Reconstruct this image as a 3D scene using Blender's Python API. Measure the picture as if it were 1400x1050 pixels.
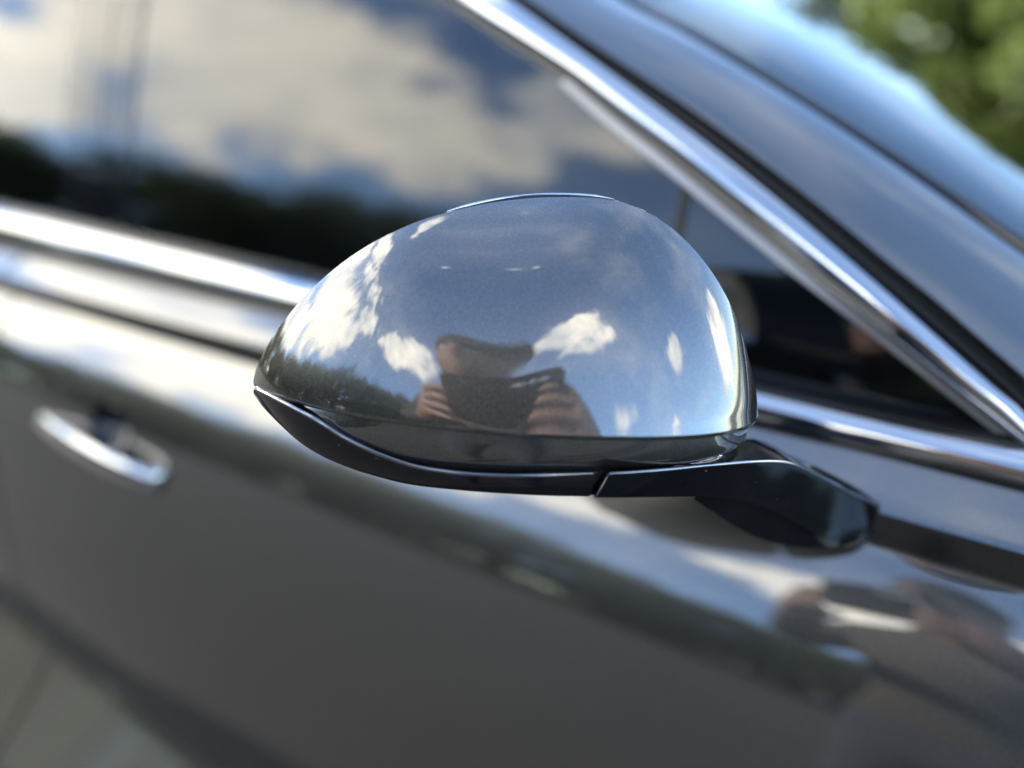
import bpy, bmesh, math, random
from math import radians, sin, cos, tan, pi, sqrt
from mathutils import Vector, Matrix
import numpy as np
for o in list(bpy.data.objects): bpy.data.objects.remove(o)
SC = bpy.context.scene
COL = SC.collection
rng = random.Random(7)

# ---------------------------------------------------------------- camera
cam_d = bpy.data.cameras.new('camera')
cam = bpy.data.objects.new('camera', cam_d); COL.objects.link(cam)
CAM = Vector((0, -.40, 1.18))
AL, TH = radians(33), radians(24)
fwd = Vector((-sin(AL)*cos(TH), cos(AL)*cos(TH), -sin(TH)))
cam.location = CAM
cam.rotation_euler = (pi/2-TH, 0, AL)
cam_d.sensor_width = 36; cam_d.lens = 25.714
cam_d.clip_start = .01; cam_d.clip_end = 3000
cam_d.dof.use_dof = True
cam_d.dof.focus_distance = .295
cam_d.dof.aperture_fstop = 2.0
SC.camera = cam

# ---------------------------------------------------------------- light
SUN = Vector((-.89, .27, .365)).normalized()
sun_el = math.asin(SUN.z); sun_az = math.atan2(SUN.x, SUN.y)   # clockwise from +Y
sd = bpy.data.lights.new('sun', 'SUN'); sd.energy = 3.4; sd.angle = radians(3); sd.color = (1, .93, .82)
so = bpy.data.objects.new('sun', sd); COL.objects.link(so)
so.rotation_euler = SUN.to_track_quat('Z', 'Y').to_euler()
so.location = (0, 0, 30)

SC.view_settings.view_transform = 'Standard'
try: SC.view_settings.look = 'None'
except Exception: pass
SC.view_settings.gamma = 1
SC.view_settings.use_curve_mapping = False
SC.view_settings.exposure = 2.12
SC.cycles.use_denoising = True
SC.cycles.max_bounces = 8
SC.cycles.glossy_bounces = 5
SC.cycles.sample_clamp_indirect = 12
SC.cycles.caustics_reflective = False

world = bpy.data.worlds.new('World'); SC.world = world; world.use_nodes = True
NT = world.node_tree; NT.nodes.clear()
def wn(t, **k):
    n = NT.nodes.new(t)
    for a, b in k.items(): setattr(n, a, b)
    return n
def wl(a, b): NT.links.new(a, b)
def wm(op, a, b=None, c=None, clamp=False):
    n = wn('ShaderNodeMath', operation=op); n.use_clamp = clamp
    for i, v in enumerate((a, b, c)):
        if v is None: continue
        if isinstance(v, (int, float)): n.inputs[i].default_value = v
        else: wl(v, n.inputs[i])
    return n.outputs[0]
sky = wn('ShaderNodeTexSky', sky_type='NISHITA'); sky.sun_disc = False
sky.sun_elevation = sun_el; sky.sun_rotation = sun_az
sky.air_density = .85; sky.dust_density = 0.0; sky.ozone_density = 3.0
tc = wn('ShaderNodeTexCoord'); DIR = tc.outputs['Generated']
sep = wn('ShaderNodeSeparateXYZ'); wl(DIR, sep.inputs[0])
zc = wm('ADD', wm('MAXIMUM', sep.outputs[2], 0.0), .22)
cmb = wn('ShaderNodeCombineXYZ')
wl(wm('DIVIDE', sep.outputs[0], zc), cmb.inputs[0]); wl(wm('DIVIDE', sep.outputs[1], zc), cmb.inputs[1])
def wnoise(vec, scale, detail, rough=.55, off=(0, 0, 0)):
    ad = wn('ShaderNodeVectorMath', operation='ADD'); wl(vec, ad.inputs[0]); ad.inputs[1].default_value = off
    n = wn('ShaderNodeTexNoise'); wl(ad.outputs[0], n.inputs['Vector'])
    n.inputs['Scale'].default_value = scale; n.inputs['Detail'].default_value = detail; n.inputs['Roughness'].default_value = rough
    return n.outputs[0]
fine = wnoise(DIR, 9.0, 9, .6, (3.1, 0, .7))
mid = wnoise(cmb.outputs[0], 1.5, 6, .55, (1.7, 4.2, 0))
def blob(az, el, wa, we, amp=1.0):
    """a cumulus of the day's sky: bearing and height in degrees, half widths in degrees"""
    a, e = radians(az), radians(el)
    d = Vector((cos(e)*cos(a), cos(e)*sin(a), sin(e)))
    t1 = Vector((-sin(a), cos(a), 0)); t2 = d.cross(t1) * -1
    def dot(v):
        n = wn('ShaderNodeVectorMath', operation='DOT_PRODUCT'); wl(DIR, n.inputs[0]); n.inputs[1].default_value = v
        return n.outputs['Value']
    u = wm('DIVIDE', dot(t1), sin(radians(wa))); v = wm('DIVIDE', dot(t2), sin(radians(we)))
    r2 = wm('ADD', wm('MULTIPLY', u, u), wm('MULTIPLY', v, v))
    f = wm('MULTIPLY', wm('MAXIMUM', wm('SUBTRACT', 1.0, r2), 0.0), amp)
    return wm('MULTIPLY', f, wm('GREATER_THAN', dot(d), 0.0))
CLOUD_RADIANCE = 9.6
# bearing, height, half width, half height (degrees), strength
CLOUDS = [(-46, 40, 16, 9.5, .8), (-90, 30, 17, 8.5, .9), (-2, 28, 10, 6, .75), (43, 12, 18, 13, .85), (-37, 20, 8, 3.5, .45), (-10, 16, 8, 3.5, .48), (-152, 26, 24, 16, .88), (-132, 25, 12, 9, .9), (-163, 16, 12, 8, 1.1), (-147, 24, 7, 6, 1.1),
          (180, 32, 24, 12), (-165, 50, 18, 9, .95), (170, 70, 12, 5, .8), (150, 31, 20, 6), (160, 5, 20, 9), (-175, 14, 18, 8, .95), (-80, 71, .9, .8, .9), (-119, 33, 14, 8, .72), (-140, 43, 24, 9, .62)]

dens = None
for c in CLOUDS:
    b = blob(*c); dens = b if dens is None else wm('MAXIMUM', dens, b)
# blob strength carves the fractal noise into cumulus heads with ragged edges
field = wm('ADD', wm('MULTIPLY', dens, .85), wm('MULTIPLY', wm('SUBTRACT', fine, .5), 1.45))
ms = wn('ShaderNodeMapRange', interpolation_type='SMOOTHSTEP'); wl(field, ms.inputs[0])
ms.inputs[1].default_value = .26; ms.inputs[2].default_value = .58
thin = wn('ShaderNodeMapRange', interpolation_type='SMOOTHSTEP'); wl(mid, thin.inputs[0])
thin.inputs[1].default_value = .42; thin.inputs[2].default_value = .85; thin.inputs[4].default_value = .26
mask = wm('MAXIMUM', ms.outputs[0], thin.outputs[0])
shade = wnoise(DIR, 5.0, 6, .6, (9.3, 2.2, 5.1))
cr = wn('ShaderNodeValToRGB'); wl(shade, cr.inputs[0])
cr.color_ramp.elements[0].position = .35; cr.color_ramp.elements[0].color = (.46, .49, .54, 1)
cr.color_ramp.elements[1].position = .62; cr.color_ramp.elements[1].color = (1, .95, .82, 1)
csc = wn('ShaderNodeVectorMath', operation='SCALE'); wl(cr.outputs[0], csc.inputs[0]); csc.inputs['Scale'].default_value = CLOUD_RADIANCE
# the day's thin high haze, the same all over the sky
hz = wn('ShaderNodeMix', data_type='RGBA', blend_type='ADD'); hz.inputs[0].default_value = 1
wl(sky.outputs[0], hz.inputs[6]); hz.inputs[7].default_value = (.15, .22, .37, 1)
mx = wn('ShaderNodeMix', data_type='RGBA'); wl(mask, mx.inputs[0]); wl(hz.outputs[2], mx.inputs[6]); wl(csc.outputs[0], mx.inputs[7])
bg = wn('ShaderNodeBackground'); bg.inputs[1].default_value = .15
wl(mx.outputs[2], bg.inputs[0])
wo = wn('ShaderNodeOutputWorld'); wl(bg.outputs[0], wo.inputs[0])

# ---------------------------------------------------------------- measured shapes (metres)
D={"O": [-0.1618, -0.1416, 1.041],
 "A": [0.8387, 0.5446, 0.0],
 "B": [-0.1132, 0.1744, 0.9781],
 "N": [0.5327, -0.8203, 0.2079],
 "R": [0.1158, 0.1138, 0.1118, 0.1096, 0.1075, 0.1054, 0.1035, 0.1016, 0.0999, 0.0982, 0.0967, 0.0953, 0.0939, 0.0926, 0.0914, 0.0903, 0.0892, 0.0883, 0.0874, 0.0866, 0.0859, 0.0853, 0.0846, 0.0842, 0.0839, 0.0836, 0.0835, 0.0836, 0.0836, 0.0836, 0.084, 0.0844, 0.0847, 0.0853, 0.0861, 0.0869, 0.0878, 0.0889, 0.09, 0.091, 0.0917, 0.0923, 0.0927, 0.093, 0.0931, 0.0931, 0.0931, 0.0931, 0.093, 0.093, 0.0929, 0.0929, 0.0928, 0.0928, 0.0928, 0.0929, 0.093, 0.0934, 0.0938, 0.0944, 0.0951, 0.0958, 0.0969, 0.0976],
 "H": 0.072, "K": 0.2, "TH": [175.5, -2],
 "strip_top": [[-0.1114, 0.0082, 0.0326], [-0.0973, 0.0067, 0.0463], [-0.0807, 0.0015, 0.0557], [-0.0705, -0.0042, 0.0583], [-0.0606, -0.0089, 0.0601], [-0.0495, -0.0131, 0.0613], [-0.0383, -0.0159, 0.0627], [-0.0215, -0.0174, 0.0651], [-0.005, -0.0177, 0.0663], [0.0114, -0.0173, 0.0666], [0.0273, -0.0167, 0.0662]],
 "strip_bot": [[-0.1148, 0.003, 0.0238], [-0.1073, -0.0013, 0.0333], [-0.0931, -0.01, 0.0444], [-0.083, -0.0155, 0.0485], [-0.0713, -0.0197, 0.052], [-0.0595, -0.0228, 0.0544], [-0.0448, -0.0254, 0.0573], [-0.0247, -0.0265, 0.0607], [-0.005, -0.0274, 0.0623], [0.0118, -0.0281, 0.0625], [0.0246, -0.0283, 0.0623]],
 "skirt_bot": [[-0.1123, 0.0064, 0.0259], [-0.096, 0.0036, 0.0418], [-0.0825, -0.0005, 0.0493], [-0.0721, -0.0065, 0.0522], [-0.0619, -0.0113, 0.0541], [-0.0504, -0.0156, 0.0556], [-0.0391, -0.0187, 0.056], [-0.022, -0.0206, 0.0575], [-0.005, -0.0207, 0.0588], [0.0119, -0.0203, 0.059], [0.0288, -0.0196, 0.0587], [0.0459, -0.0187, 0.057], [0.0637, -0.0175, 0.0535], [0.078, -0.0156, 0.048], [0.0848, -0.0137, 0.0443], [0.0894, -0.0103, 0.0411]],
 "arm": [[[-0.0968, -0.1846, 1.0403], [-0.09, -0.1758, 1.0388], [-0.0808, -0.1621, 1.0362], [-0.0713, -0.1469, 1.0334], [-0.0615, -0.1296, 1.0294], [-0.0544, -0.1155, 1.0252], [-0.0494, -0.1053, 1.0211], [-0.0441, -0.0948, 1.0147], [-0.0362, -0.0797, 1.004], [-0.0262, -0.0609, 0.9903], [-0.014, -0.0342, 0.9716]], [[-0.1007, -0.1875, 1.0294], [-0.0924, -0.1767, 1.0265], [-0.0827, -0.1592, 1.0207], [-0.0734, -0.1436, 1.0156], [-0.0641, -0.1256, 1.0078], [-0.0576, -0.1106, 0.9987], [-0.053, -0.0998, 0.9911], [-0.0479, -0.089, 0.983], [-0.0407, -0.0728, 0.9704], [-0.0313, -0.0529, 0.9557], [-0.0173, -0.0291, 0.9513]], [[-0.1029, -0.1712, 1.0336], [-0.0964, -0.1604, 1.0314], [-0.0867, -0.1453, 1.0284], [-0.077, -0.1277, 1.025], [-0.0744, -0.1018, 1.0214], [-0.069, -0.0889, 1.0194], [-0.0602, -0.0819, 1.0145], [-0.0524, -0.0775, 1.0082], [-0.0414, -0.0663, 0.9986], [-0.029, -0.0496, 0.9855], [-0.0146, -0.0259, 0.9682]]],
 "foot": [[-0.0803, -0.133, 1.0067], [-0.0748, -0.1192, 0.9942], [-0.0686, -0.1012, 0.9785], [-0.0596, -0.0836, 0.9639], [-0.0482, -0.0662, 0.9532], [-0.0362, -0.0528, 0.9489], [-0.024, -0.0387, 0.9459], [-0.0171, -0.0289, 0.946], [-0.0142, -0.0238, 0.9496]],
 "sail": [[-0.0541, -0.076, 1.0082], [-0.0494, -0.0695, 1.0049], [-0.0395, -0.0574, 0.996], [-0.0283, -0.0431, 0.9845], [-0.0146, -0.025, 0.9676]],
 "trim_lo": [[-0.3823, 0.0971, 1.2204], [-0.3138, 0.0832, 1.1885], [-0.2632, 0.0741, 1.1662], [-0.2186, 0.0645, 1.1413], [-0.1778, 0.0564, 1.1199], [-0.1269, 0.0466, 1.0912], [-0.083, 0.0389, 1.0669], [-0.0469, 0.0328, 1.0469], [-0.0173, 0.0282, 1.0303], [0.0146, 0.0231, 1.012], [0.041, 0.0194, 0.9968]],
 "trim_hi": [[-0.3222, 0.0961, 1.2182], [-0.2665, 0.0838, 1.1899], [-0.2225, 0.0746, 1.1676], [-0.179, 0.0657, 1.145], [-0.1388, 0.0577, 1.1233], [-0.0895, 0.0479, 1.0951], [-0.0442, 0.0391, 1.0677], [-0.0188, 0.0343, 1.0517], [0.0016, 0.0306, 1.0387], [0.0211, 0.0271, 1.0261], [0.0381, 0.0241, 1.0154]],
 "lip_lo": [[-0.2692, 0.0799, 1.1632], [-0.2554, 0.0763, 1.1542], [-0.2201, 0.0687, 1.134], [-0.1788, 0.0607, 1.1121], [-0.1272, 0.051, 1.0833], [-0.0828, 0.0433, 1.0589], [-0.0464, 0.0378, 1.0394], [-0.0164, 0.0332, 1.0231], [0.0158, 0.0284, 1.0054], [0.0392, 0.0254, 0.9934]],
 "groove_hi": [[-0.3122, 0.102, 1.2182], [-0.2527, 0.0895, 1.189], [-0.2099, 0.0811, 1.1686], [-0.1649, 0.0724, 1.1465], [-0.1281, 0.0649, 1.1266], [-0.0796, 0.0554, 1.0991], [-0.0415, 0.0478, 1.0761], [-0.0143, 0.0427, 1.0601], [0.0099, 0.0381, 1.0446], [0.0349, 0.0335, 1.0286]],
 "pill_lo": [[-0.3109, 0.0979, 1.218], [-0.2516, 0.0853, 1.1889], [-0.2092, 0.077, 1.1686], [-0.1645, 0.0685, 1.1467], [-0.128, 0.0612, 1.127], [-0.0798, 0.0516, 1.0997], [-0.0419, 0.044, 1.0768], [-0.0148, 0.039, 1.061], [0.0092, 0.0344, 1.0456], [0.0347, 0.0299, 1.0295]],
 "pill_hi": [[-0.267, 0.1619, 1.2199], [-0.2153, 0.1523, 1.198], [-0.1675, 0.1431, 1.1762], [-0.1155, 0.1331, 1.1511], [-0.0678, 0.1238, 1.1265], [-0.0217, 0.1152, 1.1016], [0.021, 0.1073, 1.0775]],
 "ws_lo": [[-0.2607, 0.1689, 1.22], [-0.213, 0.1601, 1.2001], [-0.164, 0.1508, 1.1781], [-0.1131, 0.1412, 1.1535], [-0.0652, 0.1319, 1.129], [-0.019, 0.1233, 1.1046], [0.0236, 0.1155, 1.0813]],
 "bp1": [[-0.8352, 0.1148, 1.2373], [-0.828, 0.0866, 1.1726], [-0.8175, 0.0572, 1.093], [-0.8109, 0.0309, 1.0032], [-0.7891, 0.1139, 1.2357], [-0.7835, 0.0867, 1.1728], [-0.7729, 0.058, 1.0954], [-0.765, 0.0303, 1.001]],
 "bp2": [[-0.9171, 0.1161, 1.2403], [-0.908, 0.0865, 1.1723], [-0.9026, 0.0556, 1.0882], [-0.903, 0.0292, 0.9968], [-0.8434, 0.1148, 1.2376], [-0.8377, 0.0866, 1.1726], [-0.8273, 0.057, 1.0924], [-0.8209, 0.0306, 1.0021]],
 "div": [[-0.1801, 0.0661, 1.1187], [-0.1689, 0.0546, 1.0853], [-0.1699, 0.0641, 1.1133], [-0.1627, 0.055, 1.0859]]}
HANDLE = [(-.850, -.062, .806), (-.832, -.076, .811), (-.79, -.085, .816), (-.72, -.094, .820), (-.664, -.096, .820), (-.622, -.092, .818), (-.602, -.080, .812), (-.604, -.062, .806)]
CROWN = .016
SAIL = D['sail']
WOOD_AZ = (-205, -35)
WOOD_EL = [(-205, 10), (-158, 11), (-148, 14), (-135, 16), (-120, 18.5), (-108, 17.5), (-95, 17), (-85, 15), (-75, 10), (-50, 7), (-35, 5)]

# ---------------------------------------------------------------- helpers
def new_mat(name):
    m = bpy.data.materials.new(name); m.use_nodes = True
    nt = m.node_tree; p = nt.nodes['Principled BSDF']
    return m, nt, p
def setp(p, **k):
    for a, b in k.items():
        s = p.inputs[a.replace('_', ' ')]
        s.default_value = b if not (isinstance(b, tuple) and len(b) == 3) else (*b, 1)
def tex(nt, scale, detail=4, rough=.6, coord='Object', dim='3D'):
    t = nt.nodes.new('ShaderNodeTexCoord'); n = nt.nodes.new('ShaderNodeTexNoise')
    nt.links.new(t.outputs[coord], n.inputs['Vector'])
    n.inputs['Scale'].default_value = scale; n.inputs['Detail'].default_value = detail; n.inputs['Roughness'].default_value = rough
    return n.outputs[0]
def ramp(nt, fac, stops):
    r = nt.nodes.new('ShaderNodeValToRGB'); nt.links.new(fac, r.inputs[0])
    els = r.color_ramp.elements
    while len(els) < len(stops): els.new(.5)
    for e, (p, c) in zip(els, stops): e.position = p; e.color = (*c, 1) if len(c) == 3 else c
    return r.outputs[0]
def bump(nt, p, h, strength, dist, inp='Normal'):
    b = nt.nodes.new('ShaderNodeBump'); nt.links.new(h, b.inputs['Height'])
    b.inputs['Strength'].default_value = strength; b.inputs['Distance'].default_value = dist
    nt.links.new(b.outputs[0], p.inputs[inp])

def paint_mat():
    m, nt, p = new_mat('grey_metallic_paint')
    f = tex(nt, 2600, 1, .5)
    nt.links.new(ramp(nt, f, [(.36, (.060, .056, .047)), (.56, (.096, .089, .076)), (.74, (.19, .178, .155))]), p.inputs['Base Color'])
    setp(p, Metallic=.85, Roughness=.33, Coat_Weight=1.0, Coat_Roughness=.012, Coat_IOR=2.2, Specular_Tint=(.22, .22, .23))
    return m
def gloss_black():
    m, nt, p = new_mat('gloss_black_plastic')
    setp(p, Base_Color=(.006, .006, .007), Roughness=.06, IOR=1.5)
    d = tex(nt, 900, 3); nt.links.new(ramp(nt, d, [(.6, (.04,)*3), (.8, (.12,)*3)]), p.inputs['Roughness'])
    s = tex(nt, 420, 1, .4)                        # a few specks of dust
    nt.links.new(ramp(nt, s, [(.775, (.006, .006, .007)), (.83, (.12, .115, .105))]), p.inputs['Base Color'])
    return m
def rubber():
    m, nt, p = new_mat('black_rubber'); setp(p, Base_Color=(.012, .012, .013), Roughness=.5)
    bump(nt, p, tex(nt, 1500, 2), .15, .0005)
    return m
def satin_grey():
    m, nt, p = new_mat('satin_grey_trim'); setp(p, Base_Color=(.30, .29, .28), Metallic=.9, Roughness=.32)
    return m
def chrome():
    m, nt, p = new_mat('bright_chrome'); setp(p, Base_Color=(.58, .58, .575), Metallic=1.0, Roughness=.05)
    d = tex(nt, 60, 5); nt.links.new(ramp(nt, d, [(.45, (.03,)*3), (.75, (.10,)*3)]), p.inputs['Roughness'])
    return m
def glass(name='tinted_glass', tint=.10, rough=.05, ior=1.85):
    m = bpy.data.materials.new(name); m.use_nodes = True; nt = m.node_tree; nt.nodes.clear()
    o = nt.nodes.new('ShaderNodeOutputMaterial'); g = nt.nodes.new('ShaderNodeBsdfGlossy'); g.inputs['Roughness'].default_value = rough
    t = nt.nodes.new('ShaderNodeBsdfTransparent'); t.inputs[0].default_value = (tint, tint*1.05, tint, 1)
    fr = nt.nodes.new('ShaderNodeFresnel'); fr.inputs[0].default_value = ior
    mx = nt.nodes.new('ShaderNodeMixShader')
    nt.links.new(fr.outputs[0], mx.inputs[0]); nt.links.new(t.outputs[0], mx.inputs[1]); nt.links.new(g.outputs[0], mx.inputs[2])
    nt.links.new(mx.outputs[0], o.inputs[0])
    return m
def plain(name, col, rough=.6, metal=0, var=.25, scale=30):
    m, nt, p = new_mat(name); setp(p, Roughness=rough, Metallic=metal)
    n = tex(nt, scale, 5)
    nt.links.new(ramp(nt, n, [(.3, tuple(c*(1-var) for c in col)), (.7, tuple(c*(1+var) for c in col))]), p.inputs['Base Color'])
    return m
def leaf_mat(name, lo, hi):
    m, nt, p = new_mat(name); setp(p, Roughness=.55)
    n = tex(nt, .9, 3); w = tex(nt, 14, 2)
    a = nt.nodes.new('ShaderNodeMath'); a.operation = 'ADD'; nt.links.new(n, a.inputs[0]); nt.links.new(w, a.inputs[1])
    h = nt.nodes.new('ShaderNodeMath'); h.operation = 'MULTIPLY'; nt.links.new(a.outputs[0], h.inputs[0]); h.inputs[1].default_value = .5
    c = ramp(nt, h.outputs[0], [(.36, lo), (.62, hi)]); nt.links.new(c, p.inputs['Base Color'])
    tr = nt.nodes.new('ShaderNodeBsdfTranslucent'); nt.links.new(c, tr.inputs[0])
    mx = nt.nodes.new('ShaderNodeMixShader'); mx.inputs[0].default_value = .5
    out = nt.nodes['Material Output']
    nt.links.new(p.outputs[0], mx.inputs[1]); nt.links.new(tr.outputs[0], mx.inputs[2]); nt.links.new(mx.outputs[0], out.inputs[0])
    return m

PAINT, BLACK, RUBBER, SATIN, CHROME = paint_mat(), gloss_black(), rubber(), satin_grey(), chrome()
ARMB = gloss_black(); ARMB.name = 'black_arm_plastic'; setp(ARMB.node_tree.nodes['Principled BSDF'], IOR=1.30)
GLASS = glass('tinted_side_glass', .34); WGLASS = glass('windshield_glass',   .12, .02, 1.5)
DARK = plain('dark_cabin_plastic', (.02, .02, .022), .7)
SEAT = plain('dark_seat_leather', (.03, .026, .024), .5)
BARK = plain('tree_bark', (.10, .075, .055), .9, scale=8)

def link(name, me, mat=None, parent=None, smooth=True):
    o = bpy.data.objects.new(name, me); COL.objects.link(o)
    if mat is not None:
        for q in (mat if isinstance(mat, (list, tuple)) else [mat]): me.materials.append(q)
    if smooth:
        for f in me.polygons: f.use_smooth = True
    if parent is not None: o.parent = parent
    return o
INWARD = {'rear_window', 'front_window', 'quarter_window', 'pillar_moulding', 'pillar_seal', 'windshield_pillar', 'pillar_moulding_lip', 'arm_seam', 'windshield_edge', 'windshield', 'windshield_seal', 'door_handle', 'roof', 'hood'}   # lofts wound the other way round
def mesh(name, v, f, mat, parent=None, smooth=True, sharp=None):
    if name in INWARD: f = [tuple(reversed(q)) for q in f]
    me = bpy.data.meshes.new(name); me.from_pydata([tuple(p) for p in v], [], f); me.validate(); me.update()
    o = link(name, me, mat, parent, smooth)
    if sharp is not None:
        wnm = o.modifiers.new('weighted_normals', 'WEIGHTED_NORMAL'); wnm.weight = 80; wnm.keep_sharp = True
        try: me.set_sharp_from_angle(angle=radians(sharp))
        except Exception: pass
    return o
def grid(rows, closed_u=False, closed_v=False):
    nu, nv = len(rows), len(rows[0]); v = [p for r in rows for p in r]; f = []
    for i in range(nu if closed_u else nu-1):
        for j in range(nv if closed_v else nv-1):
            a, b = i, (i+1) % nu; c, d = j, (j+1) % nv
            f.append((a*nv+c, a*nv+d, b*nv+d, b*nv+c))
    return v, f
def spl(pts, n):
    """Catmull-Rom resample of a polyline by arc length"""
    P = np.array([tuple(p) for p in pts], float)
    if len(P) == 2: return [Vector(P[0]+(P[1]-P[0])*t) for t in np.linspace(0, 1, n)]
    E = np.vstack([2*P[0]-P[1], P, 2*P[-1]-P[-2]]); out = []
    for i in range(1, len(E)-2):
        p0, p1, p2, p3 = E[i-1:i+3]
        for t in np.linspace(0, 1, 12, endpoint=False):
            out.append(.5*((2*p1)+(-p0+p2)*t+(2*p0-5*p1+4*p2-p3)*t*t+(-p0+3*p1-3*p2+p3)*t**3))
    out.append(P[-1]); out = np.array(out)
    s = np.concatenate([[0], np.cumsum(np.linalg.norm(np.diff(out, axis=0), axis=1))])
    u = np.linspace(0, s[-1], n)
    return [Vector([np.interp(q, s, out[:, k]) for k in range(out.shape[1])]) for q in u]
def smooth_poly(pts, it=2):
    P = np.array([tuple(p) for p in pts], float)
    for _ in range(it): P[1:-1] = .25*P[:-2]+.5*P[1:-1]+.25*P[2:]
    return [Vector(p) for p in P]
def band(name, lo, up, prof, mat, parent, nrm=Vector((0, -.96, .28)), n=80, sharp=35):
    """a trim strip lofted between two edges; prof = (share of the way up, height off the body)"""
    L, U = spl(lo, n), spl(up, n); rows = []
    for a, b in zip(L, U): rows.append([a.lerp(b, w)+nrm*h for w, h in prof])
    v, f = grid(rows)
    return mesh(name, v, f, mat, parent, True, sharp)
def tag(o, label=None, cat=None, group=None, kind=None):
    for k, q in (('label', label), ('category', cat), ('group', group), ('kind', kind)):
        if q: o[k] = q
    return o
def empty(name, loc=(0, 0, 0), parent=None):
    o = bpy.data.objects.new(name, None); COL.objects.link(o); o.location = loc; o.empty_display_size = .1
    if parent is not None: o.parent = parent
    return o

# ---------------------------------------------------------------- the ground
gm, nt, p = new_mat('worn_asphalt'); setp(p, Roughness=.85)
a = ramp(nt, tex(nt, 220, 3), [(.35, (.021, .0195, .0175)), (.65, (.060, .055, .048))])
b = ramp(nt, tex(nt, .35, 5), [(.35, (.75,)*3), (.7, (1.15,)*3)])
q = nt.nodes.new('ShaderNodeMix'); q.data_type = 'RGBA'; q.blend_type = 'MULTIPLY'; q.inputs[0].default_value = 1
nt.links.new(a, q.inputs[6]); nt.links.new(b, q.inputs[7]); nt.links.new(q.outputs[2], p.inputs['Base Color'])
bump(nt, p, tex(nt, 260, 3), .6, .004)
ground = mesh('ground', [(-1500, -1500, 0), (1500, -1500, 0), (1500, 1500, 0), (-1500, 1500, 0)], [(0, 1, 2, 3)], gm, smooth=False)
tag(ground, kind='structure')
vm = plain('verge_grass', (.07, .10, .035), .9, scale=4)
def verge(name, r0, r1, a0, a1, n=40):
    v = []; f = []
    for i in range(n+1):
        t = radians(a0+(a1-a0)*i/n)
        v += [(r0*cos(t), r0*sin(t), .012), (r1*cos(t), r1*sin(t), .05)]
        if i: f.append((2*i-2, 2*i-1, 2*i+1, 2*i))
    return tag(mesh(name, v, f, vm, smooth=False), kind='structure')
verge('grass_verge', 17, 60, -215, -95)
verge('grass_verge', 11, 60, 40, 130)

# ---------------------------------------------------------------- the car
car = empty('parked_car'); tag(car, 'dark grey metallic sedan with chrome window trim, seen close at its door mirror', 'car')
def gY(z): return .030+.25*(z-1)+.45*(z-1)**2
ZS = 1.40
# tilt of the outer skin against height: negative faces the ground
TILT = [(.939, 40), (.90, 31), (.865, 21), (.83, 15), (.78, 10), (.70, 6), (.60, 3), (.53, 0), (.50, -8), (.465, -24), (.452, -5), (.44, 43.5), (.34, 48), (.29, 10), (.25, -10), (.20, -25)]
def section():
    zs = np.linspace(.939, .20, 150); tz = np.array([t[0] for t in TILT][::-1]); ta = np.array([t[1] for t in TILT][::-1])
    y = -.021; out = [(.004, .986), (-.002, .9825), (-.015, .9755), (-.027, .9688), (-.030, .9655), (-.0285, .961), (-.0245, .951), (-.0215, .943), (-.0205, .9405), (-.021, .939)]
    for z0, z1 in zip(zs, zs[1:]):
        y -= (z0-z1)*tan(radians(float(np.interp((z0+z1)/2, tz, ta)))); out.append((y, float(z1)))
    return out
SEC = section()
def droop(x, z): return (.004-.05*max(0, min(x, -.2)+1.4)**2)*min(1, max(0, (.62-z)/.12))
def plan(x): return max(0, x-.15)**2*.22 + max(0, -1.2-x)**2*.10
def belt_rise(x): return -.018*min(1, max(0, (-x-.02)/.95)) if x < 0 else 0
def skin_y(z): return float(np.interp(z, [s[1] for s in SEC][::-1], [s[0] for s in SEC][::-1]))
HC = Vector((-.692, 0, .838))            # pocket behind the handle
def panel(name, x0, x1, nx, hole=False):
    xs = np.linspace(x0, x1, nx); rows = []
    for x in xs:
        col = [(x, y+plan(x), z+(belt_rise(x) if z > .94 else belt_rise(x)*max(0, (z-.85)/.09))+droop(x, z)) for y, z in SEC]
        col.insert(0, (x, .03+plan(x), .985)); rows.append(col)
    rows = [[(x0, c[1]+.02, c[2]) for c in rows[0]]]+rows+[[(x1, c[1]+.02, c[2]) for c in rows[-1]]]
    v, f = grid(rows)
    if hole:
        f = [q for q in f if (lambda c: ((c.x-HC.x)/.036)**2+((c.z-HC.z)/.026)**2 > 1)(sum((Vector(v[i]) for i in q), Vector())/4)]
    return mesh(name, v, f, PAINT, car, True, 50)
door = panel('front_door', -.945, .185, 170, True)
rear_door = panel('rear_door', -1.95, -.951, 60)
fender = panel('front_fender', .191, 1.05, 50)
# pocket dish behind the handle
rows = []
for i in range(9):
    r = 1.06*(1-i/8); dpt = .024*(1-(r/1.06)**2)
    rows.append([])
    for k in range(32):
        t = 2*pi*k/32; z = HC.z+.026*r*sin(t)*1.02
        rows[-1].append((HC.x+.036*r*cos(t)*1.02, skin_y(z)+.0008+dpt if i else skin_y(z)-.0006, z))
v, f = grid(rows, False, True); mesh('handle_pocket', v, f, BLACK, door)
# grab handle: a bowed chrome bar on two feet
def bar(name, pts, wid, thk, mat, parent, n=40, m=16):
    S = spl(pts, n); rows = []
    for i, p_ in enumerate(S):
        t = i/(n-1); s = min(1, sqrt(max(0, 1-(2*t-1)**16))+.02); k = .8+.2*sin(pi*t)
        rows.append([p_+Vector((0, -thk*k*s*cos(2*pi*j/m), wid*k*s*sin(2*pi*j/m))) for j in range(m)])
    v, f = grid(rows, False, True)
    f += [tuple(range(m)), tuple((n-1)*m+j for j in reversed(range(m)))]
    return mesh(name, v, f, mat, parent)
bar('door_handle', HANDLE, .0150, .009, CHROME, door)
mesh_f = []
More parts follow.
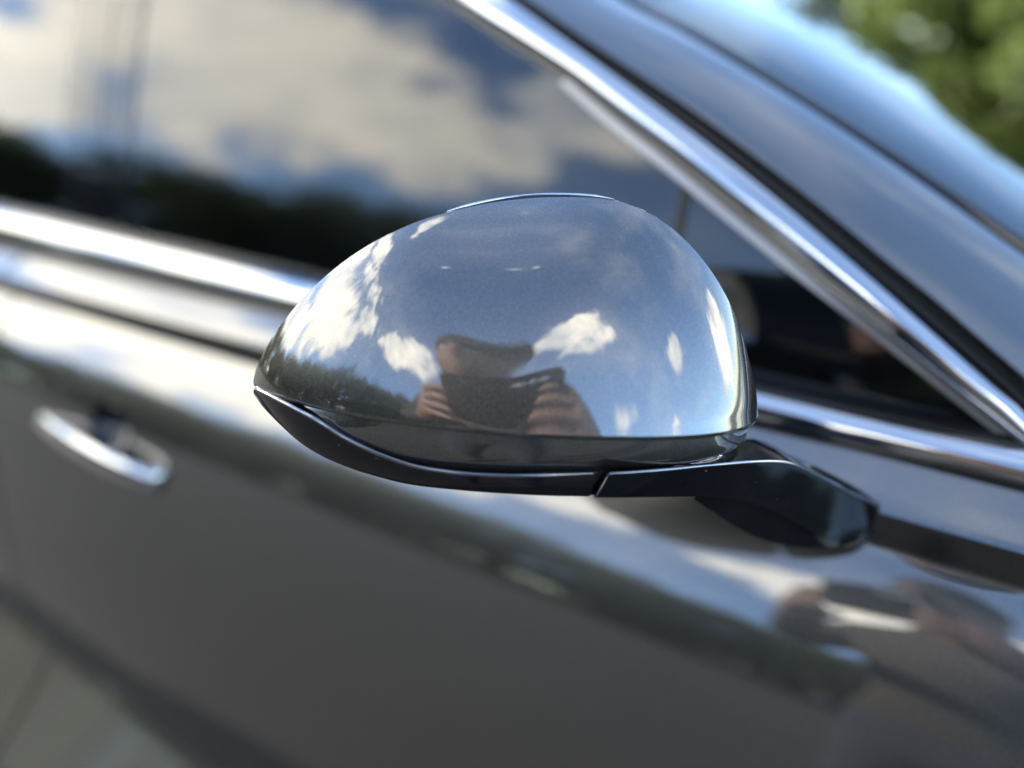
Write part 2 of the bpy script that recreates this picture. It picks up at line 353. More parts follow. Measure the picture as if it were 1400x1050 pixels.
# chrome belt moulding
xs = np.linspace(.30, -1.95, 120)
def zb(x): return .985+.0*x+belt_rise(x)*1.05
def zt(x): return 1.000-.010*min(0, x) if x < 0 else 1.0
lo = [Vector((x, .000+plan(x), zb(x))) for x in xs]; up = [Vector((x, .013+plan(x), zt(x))) for x in xs]
band('belt_moulding', lo, up, [(-.02, -.008), (0, -.002), (.05, .0015), (.2, .0045), (.42, .0062), (.6, .0062), (.78, .0045), (.93, .0015), (1, -.001), (1.0, -.006)], CHROME, car, Vector((0, -.9, .42)), 120, 60)
lo2 = [Vector((x, .012+plan(x), zt(x)-.0016)) for x in xs]; up2 = [Vector((x, .034+plan(x), zt(x)+.0035)) for x in xs]
band('window_seal', lo2, up2, [(0, 0), (.15, .0012), (.5, .0018), (.85, .0012), (1, -.002)], BLACK, car, Vector((0, -.4, .9)), 60)
lo3 = [Vector((x, .004+plan(x), zb(x)-.0045)) for x in xs]; up3 = [Vector((x, .001+plan(x), zb(x)-.0002)) for x in xs]
band('moulding_gasket', lo3, up3, [(0, .002), (.5, .0035), (1, .002)], RUBBER, car, Vector((0, -.8, .6)), 60)

# the front edge of the side windows runs up the windshield pillar and over into the roof line
def roof_ext(p0, y_up):
    """carry a pillar line on over the doors"""
    p0 = Vector(p0); out = []
    for x, z in ((-.46, 1.262), (-.56, 1.305), (-.68, 1.342), (-.84, 1.370), (-1.05, 1.385), (-1.35, 1.385), (-1.65, 1.36), (-1.95, 1.30)):
        zz = z+(p0.z-1.2204)+.45*(p0.x+.3823)*(1 if x > -.7 else .6)
        out.append(Vector((x, gY(zz)+y_up, zz)))
    return out[::-1]
def ext_lines(pts, off): return roof_ext(pts[0], off)+[Vector(p) for p in pts]
T_lo, T_hi = ext_lines(D['trim_lo'], -.010), ext_lines(D['trim_hi'], -.010)
T_lo.append(Vector((.062, .0165, .984))); T_hi.append(Vector((.075, .0175, .984)))
band('pillar_moulding', T_lo, T_hi, [(0, -.010), (0, -.001), (.05, .0014), (.16, .0036), (.32, .0056), (.5, .0064), (.66, .0058), (.82, .0038), (.95, .001), (1, -.002), (1, -.010)], CHROME, car, n=160, sharp=60)
l_lo = [Vector(p) for p in D['lip_lo']]; l_up = [p+Vector((0, .004, 0)) for p in [Vector(q) for q in D['trim_lo'][2:]]]
band('pillar_moulding_lip', l_lo, l_up, [(0, -.004), (0, .0055), (.08, .0068), (.5, .0056), (.88, .0046), (1.05, .002)], SATIN, car, n=80)
G_lo = [p+Vector((0, .006, -.003)) for p in T_hi]; G_hi = ext_lines(D['groove_hi'], -.002)+[Vector((.085, .02, .984))]
band('pillar_seal', G_lo, G_hi, [(0, -.006), (.10, -.002), (.25, .001), (.42, .0012), (.50, -.0015), (.56, -.004), (.66, -.004), (.72, -.001), (.85, .0008), (1.0, .0004), (1.1, -.004)], RUBBER, car, n=140, sharp=40)
P_lo, P_hi = ext_lines(D['pill_lo'], -.008), [Vector(p) for p in D['pill_hi']]
ph0 = P_hi[0]
P_hi = [Vector((x, gY(z)+.055, z)) for x, z in ((-1.95, 1.345), (-1.65, 1.405), (-1.35, 1.432), (-1.05, 1.436), (-.84, 1.424), (-.68, 1.398), (-.50, 1.331), (-.38, 1.274))]+P_hi+[Vector((.10, .097, 1.035)), Vector((.20, .09, .985))]
P_lo = P_lo+[Vector((.09, .028, .992)), Vector((.13, .03, .985))]
PW = Vector((.12, -.8, .58)).normalized()
band('windshield_pillar', P_lo, P_hi, [(0, -.012), (0, -.002), (.015, .0006), (.05, .0016), (.15, .0034), (.35, .0056), (.55, .0062), (.75, .0050), (.90, .0026), (.97, .0010), (1, -.0005), (1, -.012)], PAINT, car, PW, 140, 60)
# windshield: raked sheet, crowned across the car
W_lo = [Vector((-.62, .245, 1.372)), Vector((-.50, .218, 1.325)), Vector((-.38, .194, 1.272))]+[Vector(p) for p in D['ws_lo']]+[Vector((.12, .1, 1.03)), Vector((.28, .09, .955))]
E0 = spl(W_lo, 50); rows = []
for i, e_ in enumerate(E0):
    t = i/(len(E0)-1); half = 1.40/2+.02*t; row = []
    for k in range(41):
        s = k/40; s = .5*(1-cos(pi*s)); bl = 1-abs(2*s-1)**7
        y = e_.y+s*2*(.78-e_.y); row.append(e_+Vector((.58*CROWN*bl*1.15, y-e_.y, CROWN*bl)))
    rows.append(row)
v, f = grid(rows); mesh('windshield', v, f, WGLASS, car)
S0 = spl(P_hi[8:], 60); S1 = spl(W_lo[2:], 60)
band('windshield_seal', [p+Vector((0, .001, 0)) for p in S0], [p.lerp(q, .26) for p, q in zip(S0, S1)], [(0, -.004), (.1, -.002), (.5, -.0015), (.9, -.002), (1, -.004)], RUBBER, car, PW, 80)
PB = gloss_black(); PB.name = 'gloss_pillar_cover'; setp(PB.node_tree.nodes['Principled BSDF'], IOR=1.5, Base_Color=(.02, .02, .024))
band('windshield_edge', [p.lerp(q, .26) for p, q in zip(S0, S1)], [p+Vector((.001, .004, .001)) for p in S1], [(0, -.004), (.08, -.001), (.3, .0008), (.7, .0012), (1, 0)], PB, car, PW, 80)
# roof and hood
rows = []
for i in range(30):
    t = i/29; x = -.62-1.5*t; z0 = 1.372+.045*sin(pi*min(1, t*1.1))-.12*t**3; rows.append([])
    for k in range(31):
        s = k/30; y = .245+s*1.07; rows[-1].append((x+.01, y, z0+(CROWN+.01)*(1-(2*s-1)**2)))
v, f = grid(rows); mesh('roof', v, f, PAINT, car)
rows = []
for i in range(24):
    t = i/23; x = .20+1.0*t; rows.append([])
    for k in range(31):
        s = k/30; y = .035+plan(x)+s*(1.49-2*plan(x)); rows[-1].append((x, y, .983+.05*(1-(2*s-1)**2)-.16*t**2.2))
v, f = grid(rows); mesh('hood', v, f, PAINT, car)
# side glass
tx = np.array([p.x for p in T_lo]); tz_ = np.array([p.z for p in T_lo])
def top(x): return float(np.interp(x, tx, tz_))+.004
def pane(name, x0, x1, nx, mat=GLASS, off=0.0, z0=.992):
    rows = []
    for x in np.linspace(x0, x1, nx):
        zt_ = max(z0+.002, top(x)); rows.append([(x, gY(z)+off+plan(x), z) for z in np.linspace(z0, zt_, 24)])
    v, f = grid(rows); return mesh(name, v, f, mat, car)
pane('front_window', -.90, -.168, 60); pane('quarter_window', -.172, .062, 40); pane('rear_window', -1.85, -.90, 40)
def slat(name, x0b, x1b, x0t, x1t, off, mat=BLACK, z0=.995, n=20):
    rows = []
    for i in range(n):
        t = i/(n-1); zt_ = top((x0t+x1t)/2); z = z0+(zt_-z0)*t; a, b = x0b+(x0t-x0b)*t, x1b+(x1t-x1b)*t
        m = (a+b)/2; rows.append([(a, gY(z)+.004, z), (a, gY(z)-off, z), (b, gY(z)-off, z), (b, gY(z)+.004, z)])
    v, f = grid(rows); return mesh(name, v, f, mat, car, True, 40)
slat('door_pillar_cover', -.812, -.765, -.846, -.80, .0012, PB); slat('door_pillar_cover', -.903, -.822, -.935, -.856, .0009, PB)
slat('quarter_window_divider', -.1685, -.1620, -.1700, -.1635, .002, RUBBER)
# dim cabin behind the tinted glass
def box(name, c, s, mat, parent, rot=None, bev=.02):
    bm = bmesh.new(); bmesh.ops.create_cube(bm, size=1)
    bmesh.ops.scale(bm, vec=s, verts=bm.verts)
    if bev: bmesh.ops.bevel(bm, geom=list(bm.edges), offset=bev, segments=3, profile=.6, affect='EDGES')
    me = bpy.data.meshes.new(name); bm.to_mesh(me); bm.free()
    o = link(name, me, mat, parent); o.location = c
    if rot: o.rotation_euler = rot
    return o
mesh('cabin_floor', [(-2, .06, .5), (.5, .06, .5), (.5, 1.5, .5), (-2, 1.5, .5)], [(0, 1, 2, 3)], DARK, car, False)
mesh('inner_door_card', [(-2, .075, .5), (.25, .075, .5), (.25, .062, .975), (-2, .062, .975)], [(0, 1, 2, 3)], DARK, car, False)
mesh('far_door_card', [(-2, 1.5, .5), (.5, 1.5, .5), (.5, 1.5, 1.02), (-2, 1.5, 1.02)], [(0, 1, 2, 3)], DARK, car, False)
rows = [[(x, 1.56-gY(z), z) for z in np.linspace(.985, max(.99, min(1.40, top(x)+.02)), 8)] for x in np.linspace(-1.9, .03, 40)]
v, f = grid(rows); mesh('far_window', v, f, GLASS, car)
rows = [[(x, y, 1.365+.03*sin(pi*(y-.2)/1.16)) for y in np.linspace(.2, 1.36, 10)] for x in np.linspace(-2.1, -.62, 6)]
v, f = grid(rows); mesh('headliner', v, f, DARK, car)
mesh('rear_bulkhead', [(-1.95, .06, .5), (-1.95, 1.5, .5), (-2.1, 1.36, 1.37), (-2.1, .2, 1.37)], [(0, 1, 2, 3)], DARK, car, False)
box('dashboard', (.20, .78, .86), (.36, 1.36, .24), DARK, car, None, .05)
for yy in (.42, 1.12):
    s_ = box('front_seat', (-.92, yy, .86), (.16, .46, .62), SEAT, car, (0, -.22, 0), .06)
    h_ = box('headrest', (-1.0, yy, 1.23), (.10, .26, .16), SEAT, car, (0, -.18, 0), .04)

# ---------------------------------------------------------------- the door mirror
mir = empty('door_mirror', D['O'], car)
O, AX, BX, NX = (Vector(D[k]) for k in ('O', 'A', 'B', 'N'))
def W(a, b, n): return AX*a+BX*b+NX*n            # local to the mirror's own empty
H = D['H']; thr = np.radians(np.linspace(D['TH'][0], D['TH'][1], 64)); R0 = np.array(D['R'])
def pq(t):
    k = min(1, max(0, (cos(t)+1)/2)); k = k*k*(3-2*k); return 2.0+1.3*k, 2.0+.3*k
def hh(r, t):
    p_, q_ = pq(t); r = r*(.95-.11*max(0, sin(t))); return H*max(1-r**p_, 0)**(1/q_)
NT_, NR_ = 150, 90
ths = np.linspace(thr[0], thr[-1], NT_)
Rf = np.interp(-ths, -thr, R0)
Rf = np.convolve(np.pad(Rf, 4, mode='edge'), np.ones(9)/9, 'valid')
def lean(a, b):
    w = min(1, max(0, (a+.062)/.062)); return -D['K']*b*w*w*(3-2*w)
def cap_pt(r, t, R_):
    a, b = R_*r*cos(t), R_*r*sin(t); return W(a, b, hh(r, t)+lean(a, b))
verts = [W(0, 0, H)]; faces = []
rs = [sin(pi/2*(k+1)/NR_) for k in range(NR_)]
for t, R_ in zip(ths, Rf):
    for r in rs: verts.append(cap_pt(r, t, R_))
for i in range(NT_-1):
    faces.append((0, 1+i*NR_, 1+(i+1)*NR_))
    for k in range(NR_-1):
        faces.append((1+i*NR_+k, 1+i*NR_+k+1, 1+(i+1)*NR_+k+1, 1+(i+1)*NR_+k))
cap_edge = [Vector(verts[1+0*NR_+k]) for k in range(NR_-1, -1, -1)]+[Vector(verts[0])]+[Vector(verts[1+(NT_-1)*NR_+k]) for k in range(NR_)]
cap = mesh('mirror_cap', verts, [tuple(reversed(q)) for q in faces], PAINT, mir)
# the lower edge of the cap rolls under into a fine gap
ce = spl(cap_edge, 160)
BCl = [(p.dot(AX), p.dot(BX), p.dot(NX)) for p in ce]
def edge_at(a): 
    i = min(range(len(BCl)), key=lambda k: abs(BCl[k][0]-a)); return BCl[i]
roll = [[p, p-BX*.0012-NX*.0002, p-BX*.0019-NX*.0012, p-BX*.0021-NX*.006] for p in ce]
v, f = grid(roll); mesh('cap_edge', v, f, PAINT, mir)
# painted skirt under the cap
sk = spl([W(*q) for q in D['skirt_bot']], 100)
te = []
for i, s_ in enumerate(sk):
    a = s_.dot(AX); te.append(Vector(edge_at(a)))
te = [W(*q) for q in te]
te = smooth_poly(te, 3)
rows = []
for up_, dn_ in zip(te, sk):
    u0 = up_-BX*.0016-NX*.0035; row = []
    for k in range(9):
        s_ = k/8; q_ = u0.lerp(dn_, s_); bul = .0030*sin(pi*s_)*min(1, (u0-dn_).length/.01)
        row.append(q_+(NX*.7-BX*.7)*bul)
    row.append(dn_-NX*.02-BX*.001); rows.append(row)
v, f = grid(rows); mesh('mirror_skirt', v, f, PAINT, mir, True, 60)
# gloss black lamp strip under the skirt
stp, sbt = spl([W(*q) for q in D['strip_top']], 90), spl([W(*q) for q in D['strip_bot']], 90)
rows = []
for i, (u, l) in enumerate(zip(stp, sbt)):
    h_ = (u-l).length; e_ = min(1, h_/.008); d_ = (u-l).normalized()
    rows.append([u-NX*.016+BX*.002*e_, u-NX*.006*e_+BX*.0006*e_, u-NX*.0018*e_, u-NX*.0010*e_-d_*.0003, u-d_*.0011*e_, u-d_*.0019*e_+NX*.0002, u-d_*.0026*e_+NX*.0003, u.lerp(l, .38)+NX*.0006*e_, u.lerp(l, .55)+NX*.0006*e_, u.lerp(l, .8), u.lerp(l, .95)-NX*.0006, l-NX*.0018, l-NX*.022-BX*.001])
v, f = grid(rows); m_ = len(rows[0]); f += [tuple((len(rows)-1)*m_+k for k in range(m_))]
mesh('turn_signal_strip', v, f, BLACK, mir, True, 45)
EDGE, _nt, _p = new_mat('edge_highlight_metal'); setp(_p, Base_Color=(.34, .35, .37), Metallic=1.0, Roughness=.06)  # bright metal for added tubes that draw sky highlights on black plastic edges
def tube(name, pts, r, mat, parent, n=90, m=8):
    S = spl(pts, n); rows = []
    for i, p_ in enumerate(S):
        t_ = (S[min(i+1, n-1)]-S[max(i-1, 0)]).normalized(); u_ = t_.cross(Vector((0, 0, 1))).normalized(); w_ = t_.cross(u_)
        k = r*min(1, .3+6*i/n, .3+6*(n-1-i)/n); rows.append([p_+(u_*cos(2*pi*j/m)+w_*sin(2*pi*j/m))*k for j in range(m)])
    v, f = grid(rows, False, True); return mesh(name, v, f, mat, parent)
tube('strip_highlight', [u-NX*.0006-(u-l).normalized()*.0006 for u, l in zip(stp, sbt)][2:-1], .00095, EDGE, mir)  # added tube, stands in for the sky glint on the strip's upper edge
# back shell with rim, bezel and the mirror glass
rim = [(cap_pt(1, t, R_), t, R_) for t, R_ in zip(ths, Rf)]
def lipw(t):
    d = math.degrees(t); up_ = math.exp(-((d-88)/24)**2)*.0009; rt = math.exp(-((d-18)/26)**2)*.0004
    return up_+rt
shell = []
low = spl([W(-.113, -.004, .004), W(-.06, -.026, .012), W(0, -.034, .014), W(.06, -.026, .010), W(.1030, -.0085, 0)], 60)
loop_f = [p for p, t, R_ in rim]+low[::-1][1:-1]
lip = [p+AX*lipw(t)*cos(t)+BX*lipw(t)*sin(t)-NX*.0008 for p, t, R_ in rim]+[p-NX*.0008 for p in low[::-1][1:-1]]
cen = W(-.005, .035, 0)
def ring(scale, dn, sh): return [cen+(p-cen)*scale+NX*dn+Vector((-sh, sh*.25, 0)) for p in loop_f]
lip2 = [cen+(p-cen)*.985-NX*.003 for p in lip]
v, f = grid([loop_f, lip, lip2, ring(.93, -.012, .004), ring(.86, -.028, .012), ring(.80, -.040, .020), ring(.76, -.042, .021), ring(.755, -.034, .019)], False, True)
mesh('mirror_housing', v, f, BLACK, mir, True, 40)
top_rim = [p+BX*.0002-NX*.0006 for p, (q, t, R_) in zip(lip, rim) if 66 < math.degrees(t) < 112]
tube('rim_highlight', top_rim, .0006, CHROME, mir, 60)  # added bright tube, draws the sunlit line along the shell's top
gl = ring(.752, -.035, .0195); gc = sum(gl, Vector())/len(gl)
mm, nt_, p_ = new_mat('mirror_glass'); setp(p_, Base_Color=(.85, .87, .9), Metallic=1.0, Roughness=.01)
mesh('mirror_glass', gl+[gc], [(i, (i+1) % len(gl), len(gl)) for i in range(len(gl))], mm, mir, False)
lw = spl([W(*q) for q in D['strip_bot']], 60)
v, f = grid([[p-NX*.002, p-NX*.025+BX*.004, p-NX*.05+BX*.02] for p in lw]); mesh('housing_underside', v, f, BLACK, mir)
bs = spl([W(.02, -.018, .05), W(.06, -.018, .04), W(.09, -.010, .02)], 30)
# arm from the strip to the door
OV = O
cr_, fb_, bt_ = (spl([Vector(q)-OV for q in L_], 70) for L_ in D['arm'])
rows = []
for i, (c_, b_, t_) in enumerate(zip(cr_, fb_, bt_)):
    s_ = i/69; d_ = (c_-b_).normalized(); nn = (Vector((.45, -.85, .2))).normalized()
    back = Vector((-.004, .040*(1-s_*.55), -.004))
    tt = (t_-c_).normalized()
    rows.append([c_+tt*.0018, c_+tt*.0008-d_*.0003, c_-d_*.0011, c_-d_*.0020+nn*.0001, c_-d_*.0028+nn*.0002, c_.lerp(b_, .45)+nn*.0005, c_.lerp(b_, .7)+nn*.0004, b_+d_*.0014, b_-nn*.0006, b_+Vector((-.004, .020*(1-s_*.5), -.001)), t_+Vector((-.003, .004, -.007)), t_+Vector((-.0004, .0008, -.0012)), t_, t_.lerp(c_, .5)+Vector((0, 0, .0008))])
v, f = grid(rows, False, True); m_ = len(rows[0]); f += [tuple(reversed(range(m_))), tuple((len(rows)-1)*m_+k for k in range(m_))]
mesh('mirror_arm', v, f, ARMB, mir, True, 42)
tube('arm_highlight', [c_+(t_-c_).normalized()*.0004-(c_-b_).normalized()*.0005 for c_, b_, t_ in zip(cr_, fb_, bt_)], .0008, EDGE, mir)  # added tube drawing the highlight along the crease of the arm
# foot of the arm on the door
ft = spl([Vector(q)-OV for q in D['foot']], 50)
tp = spl([Vector(q)-OV+Vector((.002, .008, .004)) for q in D['arm'][1][3:]], 50)
rows = []
for i, (l_, t_) in enumerate(zip(ft, tp)):
    t_ = t_+Vector((0, .008, 0)); mid_ = l_.lerp(t_, .5)
    wl_ = Vector((l_.x-.006, max(l_.y+.05, .035), l_.z+.012)); wt_ = Vector((t_.x-.006, .055+.02, t_.z))
    bk = -.008-O.y
    zt0 = min(t_.z-.004, .966-O.z); zl0 = min(l_.z+.004, .950-O.z)
    rows.append([t_, mid_, l_.lerp(mid_, .3), l_, Vector((l_.x-.004, l_.y*.6+bk*.4, l_.z*.6+zl0*.4)), Vector((l_.x-.012, bk, zl0)), Vector((t_.x-.012, bk, zt0)), Vector((t_.x-.006, t_.y+.012, t_.z-.003))])
v, f = grid(rows, False, True); m_ = len(rows[0]); f += [tuple(reversed(range(m_))), tuple(49*m_+k for k in range(m_))]
mesh('arm_foot', v, f, ARMB, mir, True, 45)
# seam between the lamp strip and the arm
sm0 = spl([Vector(p) for p in (stp[-1]+NX*.0004, stp[-1].lerp(sbt[-1], .5)-AX*.0005+NX*.0006, sbt[-1])], 12)
sm1 = spl([cr_[0], cr_[0].lerp(fb_[0], .5), fb_[0]], 12)
v, f = grid([[a+AX*.0002, a-NX*.0035, b-NX*.0035, b-AX*.0002] for a, b in zip(sm0, sm1)]); mesh('arm_seam', v, f, BLACK, mir)
# sail pad on the door behind the arm
sp = [Vector(q)-OV for q in SAIL]
tops = spl(sp, 40); bots = spl([Vector(q)-OV+Vector((0, .001, -.001)) for q in D['arm'][2][6:]], 40)
rows = []
for i, (t_, b_) in enumerate(zip(tops, bots)):
    w_ = sin(pi*i/39); rows.append([Vector((t_.x-.008, max(t_.y, -O.y-.035)+.012, t_.z-.030)), t_+Vector((-.002, .004, -.004)), t_, t_.lerp(b_, .5)+Vector((.001, -.001, .002))*w_, b_, b_+Vector((-.004, .004, -.012))])
v, f = grid(rows)
mesh('arm_sail', v, f, BLACK, mir, True, 50)

# ---------------------------------------------------------------- trees
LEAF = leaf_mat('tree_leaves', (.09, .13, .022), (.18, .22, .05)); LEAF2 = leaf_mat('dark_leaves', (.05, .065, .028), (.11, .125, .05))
def leaves(centres, per, size, r, rg):
    v, f = [], []
    for c, rad in centres:
        for _ in range(per):
            while True:
                d = Vector((rg.uniform(-1, 1), rg.uniform(-1, 1), rg.uniform(-1, 1)))
                if .15 < d.length < 1: break
            d = d.normalized()*(.45+.55*rg.random())
            p = Vector(c)+Vector((d.x*rad, d.y*rad, d.z*rad*.8)); s = size*rg.uniform(.6, 1.3)
            u = Vector((rg.gauss(0, 1), rg.gauss(0, 1), rg.gauss(0, .6))).normalized(); w = u.cross(Vector((rg.gauss(0, 1), rg.gauss(0, 1), rg.gauss(0, 1)))).normalized()
            i = len(v); v += [p-u*s, p+w*s*.45, p+u*s, p-w*s*.45]; f.append((i, i+1, i+2, i+3))
    return v, f
def trunk(h, r, rg, limbs=7):
    v, f = [], []
    def limb(p0, p1, r0, r1, n=5, m=8):
        P = [p0.lerp(p1, k/n)+Vector((rg.uniform(-1, 1), rg.uniform(-1, 1), 0))*r0*.35*(k > 0) for k in range(n+1)]
        b = len(v); ax = (p1-p0).normalized(); u = ax.orthogonal().normalized(); w = ax.cross(u)
        for k, q in enumerate(P):
            rr = r0+(r1-r0)*k/n; v.extend(q+(u*cos(2*pi*j/m)+w*sin(2*pi*j/m))*rr for j in range(m))
        for k in range(n):
            for j in range(m): f.append((b+k*m+j, b+k*m+(j+1) % m, b+(k+1)*m+(j+1) % m, b+(k+1)*m+j))
    limb(Vector((0, 0, -.05)), Vector((rg.uniform(-.1, .1), 0, h*.8)), r, r*.35)
    ends = []
    for k in range(limbs):
        a = 2*pi*k/limbs+rg.uniform(-.3, .3); z = h*rg.uniform(.35, .65); L_ = h*rg.uniform(.2, .34)
        e = Vector((cos(a)*L_, sin(a)*L_, z+L_*.8)); limb(Vector((0, 0, z)), e, r*.4, r*.1, 3, 6); ends.append(e)
    return v, f, ends
def tree(name, loc, h, wid, mat, label, seed, per=190, leaf=.15):
    rg = random.Random(seed); root = empty(name, loc)
    v, f, ends = trunk(h, h*.028, rg); mesh('trunk', v, f, BARK, root)
    cs = [(e, wid*rg.uniform(.22, .34)) for e in ends]+[(Vector((rg.gauss(0, wid*.22), rg.gauss(0, wid*.22), h*rg.uniform(.14, .92))), wid*rg.uniform(.2, .32)) for _ in range(18)]
    v, f = leaves(cs, per, leaf, 1, rg); mesh('crown', v, f, mat, root, False)
    tag(root, label, 'tree', 'trees beyond the car')
    return root
TREES = [('leafy_tree', (.75, 13.0, 0), 3.0, 2.9, LEAF, 'small leafy tree at the right edge of the photo behind the windshield', 5),
         ('leafy_tree', (-1.25, 16.5, 0), 3.4, 3.3, LEAF, 'bright green small tree in the middle of the greenery behind the windshield', 4),
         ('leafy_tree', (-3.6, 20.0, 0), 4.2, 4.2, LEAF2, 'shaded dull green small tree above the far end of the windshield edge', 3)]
for t in TREES: tree(*t)
# the wood across the road: one mass, seen only mirrored in the paint and glass
rg = random.Random(21); cs = []; tv, tf = [], []
for i in range(240):
    az = WOOD_AZ[0]+(WOOD_AZ[1]-WOOD_AZ[0])*rg.random(); dist = rg.uniform(19, 29)
    el = float(np.interp(az, [w[0] for w in WOOD_EL], [w[1] for w in WOOD_EL]))*rg.uniform(.80, 1.05)
    hgt = 1.0+dist*tan(radians(el)); a = radians(az); c = Vector((dist*cos(a), dist*sin(a), 0))
    for k in range(6):
        z = hgt*rg.uniform(.12, .86) if k else hgt*.85; rad = max(.35, hgt*rg.uniform(.14, .22)); z = min(z, hgt-rad*.75)
        cs.append((c+Vector((rg.gauss(0, hgt*.10), rg.gauss(0, hgt*.10), z)), rad))
    b = len(tv); r_ = hgt*.02
    for z in (0, hgt*.8):
        tv += [c+Vector((r_*cos(j*pi/3), r_*sin(j*pi/3), z)) for j in range(6)]
    tf += [(b+j, b+(j+1) % 6, b+6+(j+1) % 6, b+6+j) for j in range(6)]
v, f = leaves(cs, 110, .20, 1, rg); n0 = len(v); nl = len(f)
v += tv; f += [tuple(n0+i for i in q) for q in tf]
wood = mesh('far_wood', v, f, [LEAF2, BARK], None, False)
wood.data.polygons.foreach_set('material_index', [0]*nl+[1]*(len(f)-nl))
tag(wood, 'leafy wood across the road, mirrored in the grey paint and glass', 'wood', kind='stuff')
# ---------------------------------------------------------------- the photographer, mirrored in the paint
PF, PR = Vector((-sin(AL), cos(AL), 0)), Vector((cos(AL), sin(AL), 0))
PB_ = Vector((CAM.x, CAM.y, 0))-PF*.47-PR*.14
ZK = .92                                       # a person of about 1.6 m
def PP(r, f_, z): return PR*r+PF*f_+Vector((0, 0, z*ZK))
person = empty('person', PB_)
V, E_, RAD = [], [], []
def jt(p, r, par=None):
    V.append(p); RAD.append(r)
    if par is not None: E_.append((par, len(V)-1))
    return len(V)-1
pel = jt(PP(0, 0, .94), .135)
w_ = jt(PP(0, .01, 1.10), .125, pel); ch = jt(PP(0, .02, 1.28), .15, w_); uc = jt(PP(0, .03, 1.40), .11, ch)
nk = jt(PP(0, .06, 1.50), .058, uc); jt(PP(0, .085, 1.58), .06, nk)
for s in (-1, 1):
    hp = jt(PP(.10*s, 0, .86), .095, pel); kn = jt(PP(.12*s, .03, .48), .062, hp); an = jt(PP(.13*s, -.02, .09), .042, kn)
    ft_ = jt(PP(.14*s, .05, .04), .040, an); jt(PP(.15*s, .17, .035), .036, ft_)
    sh = jt(PP(.17*s, .03, 1.40), .068, uc)
    wr0 = (.115 if s > 0 else -.045)
    el_ = jt(PP(.26*s+.02, .12, 1.15/ZK), .048, sh); wr = jt(PP(wr0+.06+(.055 if s > 0 else -.055), .370, 1.135/ZK), .030, el_)
    pm = jt(PP(wr0+.06+(.03 if s > 0 else -.03), .400, 1.165/ZK), .034, wr)
    for k in range(4):
        # fingers folded over the near face of the phone
        a_ = jt(PP(wr0+.06+.022*s, .428, (1.145+.018*k)/ZK), .010, pm)
        b_ = jt(PP(wr0+.06-.002*s, .440, (1.143+.019*k)/ZK), .0088, a_)
        jt(PP(wr0+.06-(.022+.004*(k == 1))*s, .441, (1.141+.0195*k)/ZK), .0075, b_)
    t_ = jt(PP(wr0+.06+.0*s, .395, 1.145/ZK), .011, pm); jt(PP(wr0+.06-.03*s, .400, 1.15/ZK), .009, t_)
me = bpy.data.meshes.new('body'); me.from_pydata([tuple(p) for p in V], E_, [])
tmp = bpy.data.objects.new('body', me); COL.objects.link(tmp)
md = tmp.modifiers.new('skin', 'SKIN'); sv = me.skin_vertices[0].data
for q, r in zip(sv, RAD): q.radius = (r, r)
sv[0].use_root = True
sb_ = tmp.modifiers.new('sub', 'SUBSURF'); sb_.levels = 3; sb_.render_levels = 3
dg = bpy.context.evaluated_depsgraph_get(); me2 = bpy.data.meshes.new_from_object(tmp.evaluated_get(dg))
bpy.data.objects.remove(tmp)
# head with brow, nose, lips, chin and ears joined into the same surface
bm = bmesh.new(); bm.from_mesh(me2)
HCn = PP(0, .10, 1.625)
res = bmesh.ops.create_uvsphere(bm, u_segments=40, v_segments=28, radius=1)
for q in res['verts']:
    x, y, z = q.co                                     # x right, y forward, z up
    fx = .074*x*(1-.16*max(0, -z)); fy = .094*y*(1-.10*max(0, -z)); fz = .118*z
    if y > 0:
        g = lambda cx, cz, s_: math.exp(-((x-cx)**2+(z-cz)**2)/(2*s_*s_))
        fy += .020*g(0, -.12, .11)*y+.010*g(0, .02, .09)*y-.010*(g(-.42, .05, .15)+g(.42, .05, .15))+.006*g(0, .22, .35)+.007*g(0, -.48, .13)-.004*g(0, -.38, .07)+.010*g(0, -.85, .22)
    fx += .012*math.copysign(1, x)*math.exp(-((y+.05)**2/.02+(z+.02)**2/.05)) if abs(x) > .8 else 0
    q.co = HCn+PR*fx+PF*fy+Vector((0, 0, fz))
bm.to_mesh(me2); bm.free(); me2.name = 'body'
SKIN = plain('skin', (.24, .14, .105), .5, var=.12); SHIRT = plain('brown_cotton', (.042, .036, .033), .9, scale=200, var=.3); JEANS = plain('dark_denim', (.03, .035, .05), .9, scale=300); SHOE = plain('black_shoe', (.02,)*3, .6)
body = link('body', me2, [SKIN, SHIRT, JEANS, SHOE], person)
for f_ in me2.polygons:
    c = f_.center; z = c.z; fw = c.dot(PF); rr_ = abs(c.dot(PR))
    f_.material_index = 3 if z < .085 else 2 if z < .90 else 1 if (z < 1.36 and fw < .385) else 0
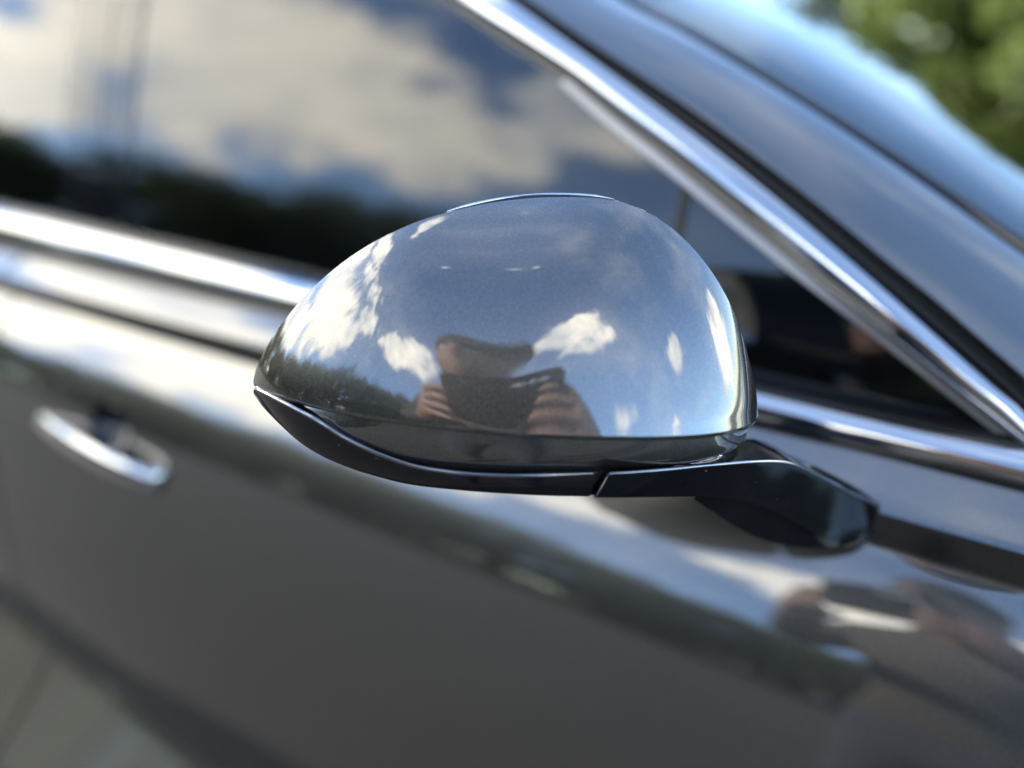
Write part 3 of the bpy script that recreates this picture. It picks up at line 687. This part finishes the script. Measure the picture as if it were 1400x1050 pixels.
# cap with a stiff brim, and hair under it
CAPM = plain('dark_cap_cloth', (.035, .03, .032), .9, scale=300); HAIR = plain('dark_hair', (.02, .014, .01), .6)
rows = [[HCn+PR*(.080*cos(t)*cos(e))+PF*(.101*sin(t)*cos(e))+Vector((0, 0, .035+.098*sin(e))) for t in np.linspace(0, 2*pi, 33)[:-1]] for e in np.linspace(-.05, pi/2-.01, 10)]
rows = [[p-Vector((0, 0, .03)) for p in rows[0]]]+rows if False else rows
v, f = grid(rows, False, True); crown_o = mesh('cap', v, f, CAPM, person)
CAPB = .034; BR = (PF*.75+PR*.66).normalized(); BS = Vector((BR.y, -BR.x, 0))
rows = []
for k in range(21):
    a_ = -1.15+2.3*k/20; i_ = HCn+BR*(.088*cos(a_))+BS*(.080*sin(a_))+Vector((0, 0, .035)); o_ = HCn+BR*(.088*cos(a_)+CAPB*cos(a_)**.6)+BS*(.084*sin(a_))+Vector((0, 0, .028-.018*abs(sin(a_))))
    rows.append([i_, o_, o_-Vector((0, 0, .004)), i_-Vector((0, 0, .004))])
v, f = grid(rows, False, True); mesh('brim', v, f, CAPM, crown_o)
rows = [[HCn+PR*(.0765*cos(t)*cos(e))+PF*(.0965*sin(t)*cos(e)-.002)+Vector((0, 0, .118*sin(e))) for t in np.linspace(pi*1.0, 2*pi, 20)] for e in np.linspace(-.55, .45, 8)]
v, f = grid(rows); mesh('hair', v, f, HAIR, person)
for s in (-1, 1):
    bm = bmesh.new(); bmesh.ops.create_uvsphere(bm, u_segments=12, v_segments=8, radius=.011); em = bpy.data.meshes.new('eye'); bm.to_mesh(em); bm.free()
    o = link('eye', em, plain('eye_white', (.5, .48, .45), .2), person); o.location = HCn+PR*(.031*s)+PF*.079+Vector((0, 0, .006))
tag(person, 'person in dark cap and brown shirt raising a phone, mirrored in the grey mirror cap', 'person')
up_ = Vector((-sin(AL)*sin(TH), cos(AL)*sin(TH), cos(TH)))
ph = empty('phone', CAM-fwd*.034-PR*.03-up_*.0)
ph.rotation_euler = cam.rotation_euler
def slab(name, w, h, d, mat, z=0, xy=(0, 0), par=None, bev=.006):
    bm = bmesh.new(); bmesh.ops.create_cube(bm, size=1); bmesh.ops.scale(bm, vec=(w, h, d), verts=bm.verts)
    vs = [e for e in bm.edges if abs(e.verts[0].co.z-e.verts[1].co.z) > d*.5]; bmesh.ops.bevel(bm, geom=vs, offset=bev, segments=4, affect='EDGES')
    m_ = bpy.data.meshes.new(name); bm.to_mesh(m_); bm.free(); o = link(name, m_, mat, par, False); o.location = (xy[0], xy[1], z); return o
slab('phone_body', .158, .076, .008, BLACK, 0, (0, 0), ph)
for k in range(3):
    bm = bmesh.new(); bmesh.ops.create_cone(bm, cap_ends=True, segments=20, radius1=.0065, radius2=.006, depth=.002); m_ = bpy.data.meshes.new('lens'); bm.to_mesh(m_); bm.free()
    o = link('lens', m_, CHROME, ph); o.location = (.012+.018*k, .020, -.005)
tag(ph, 'black phone held sideways at the camera position, mirrored in the cap', 'phone')
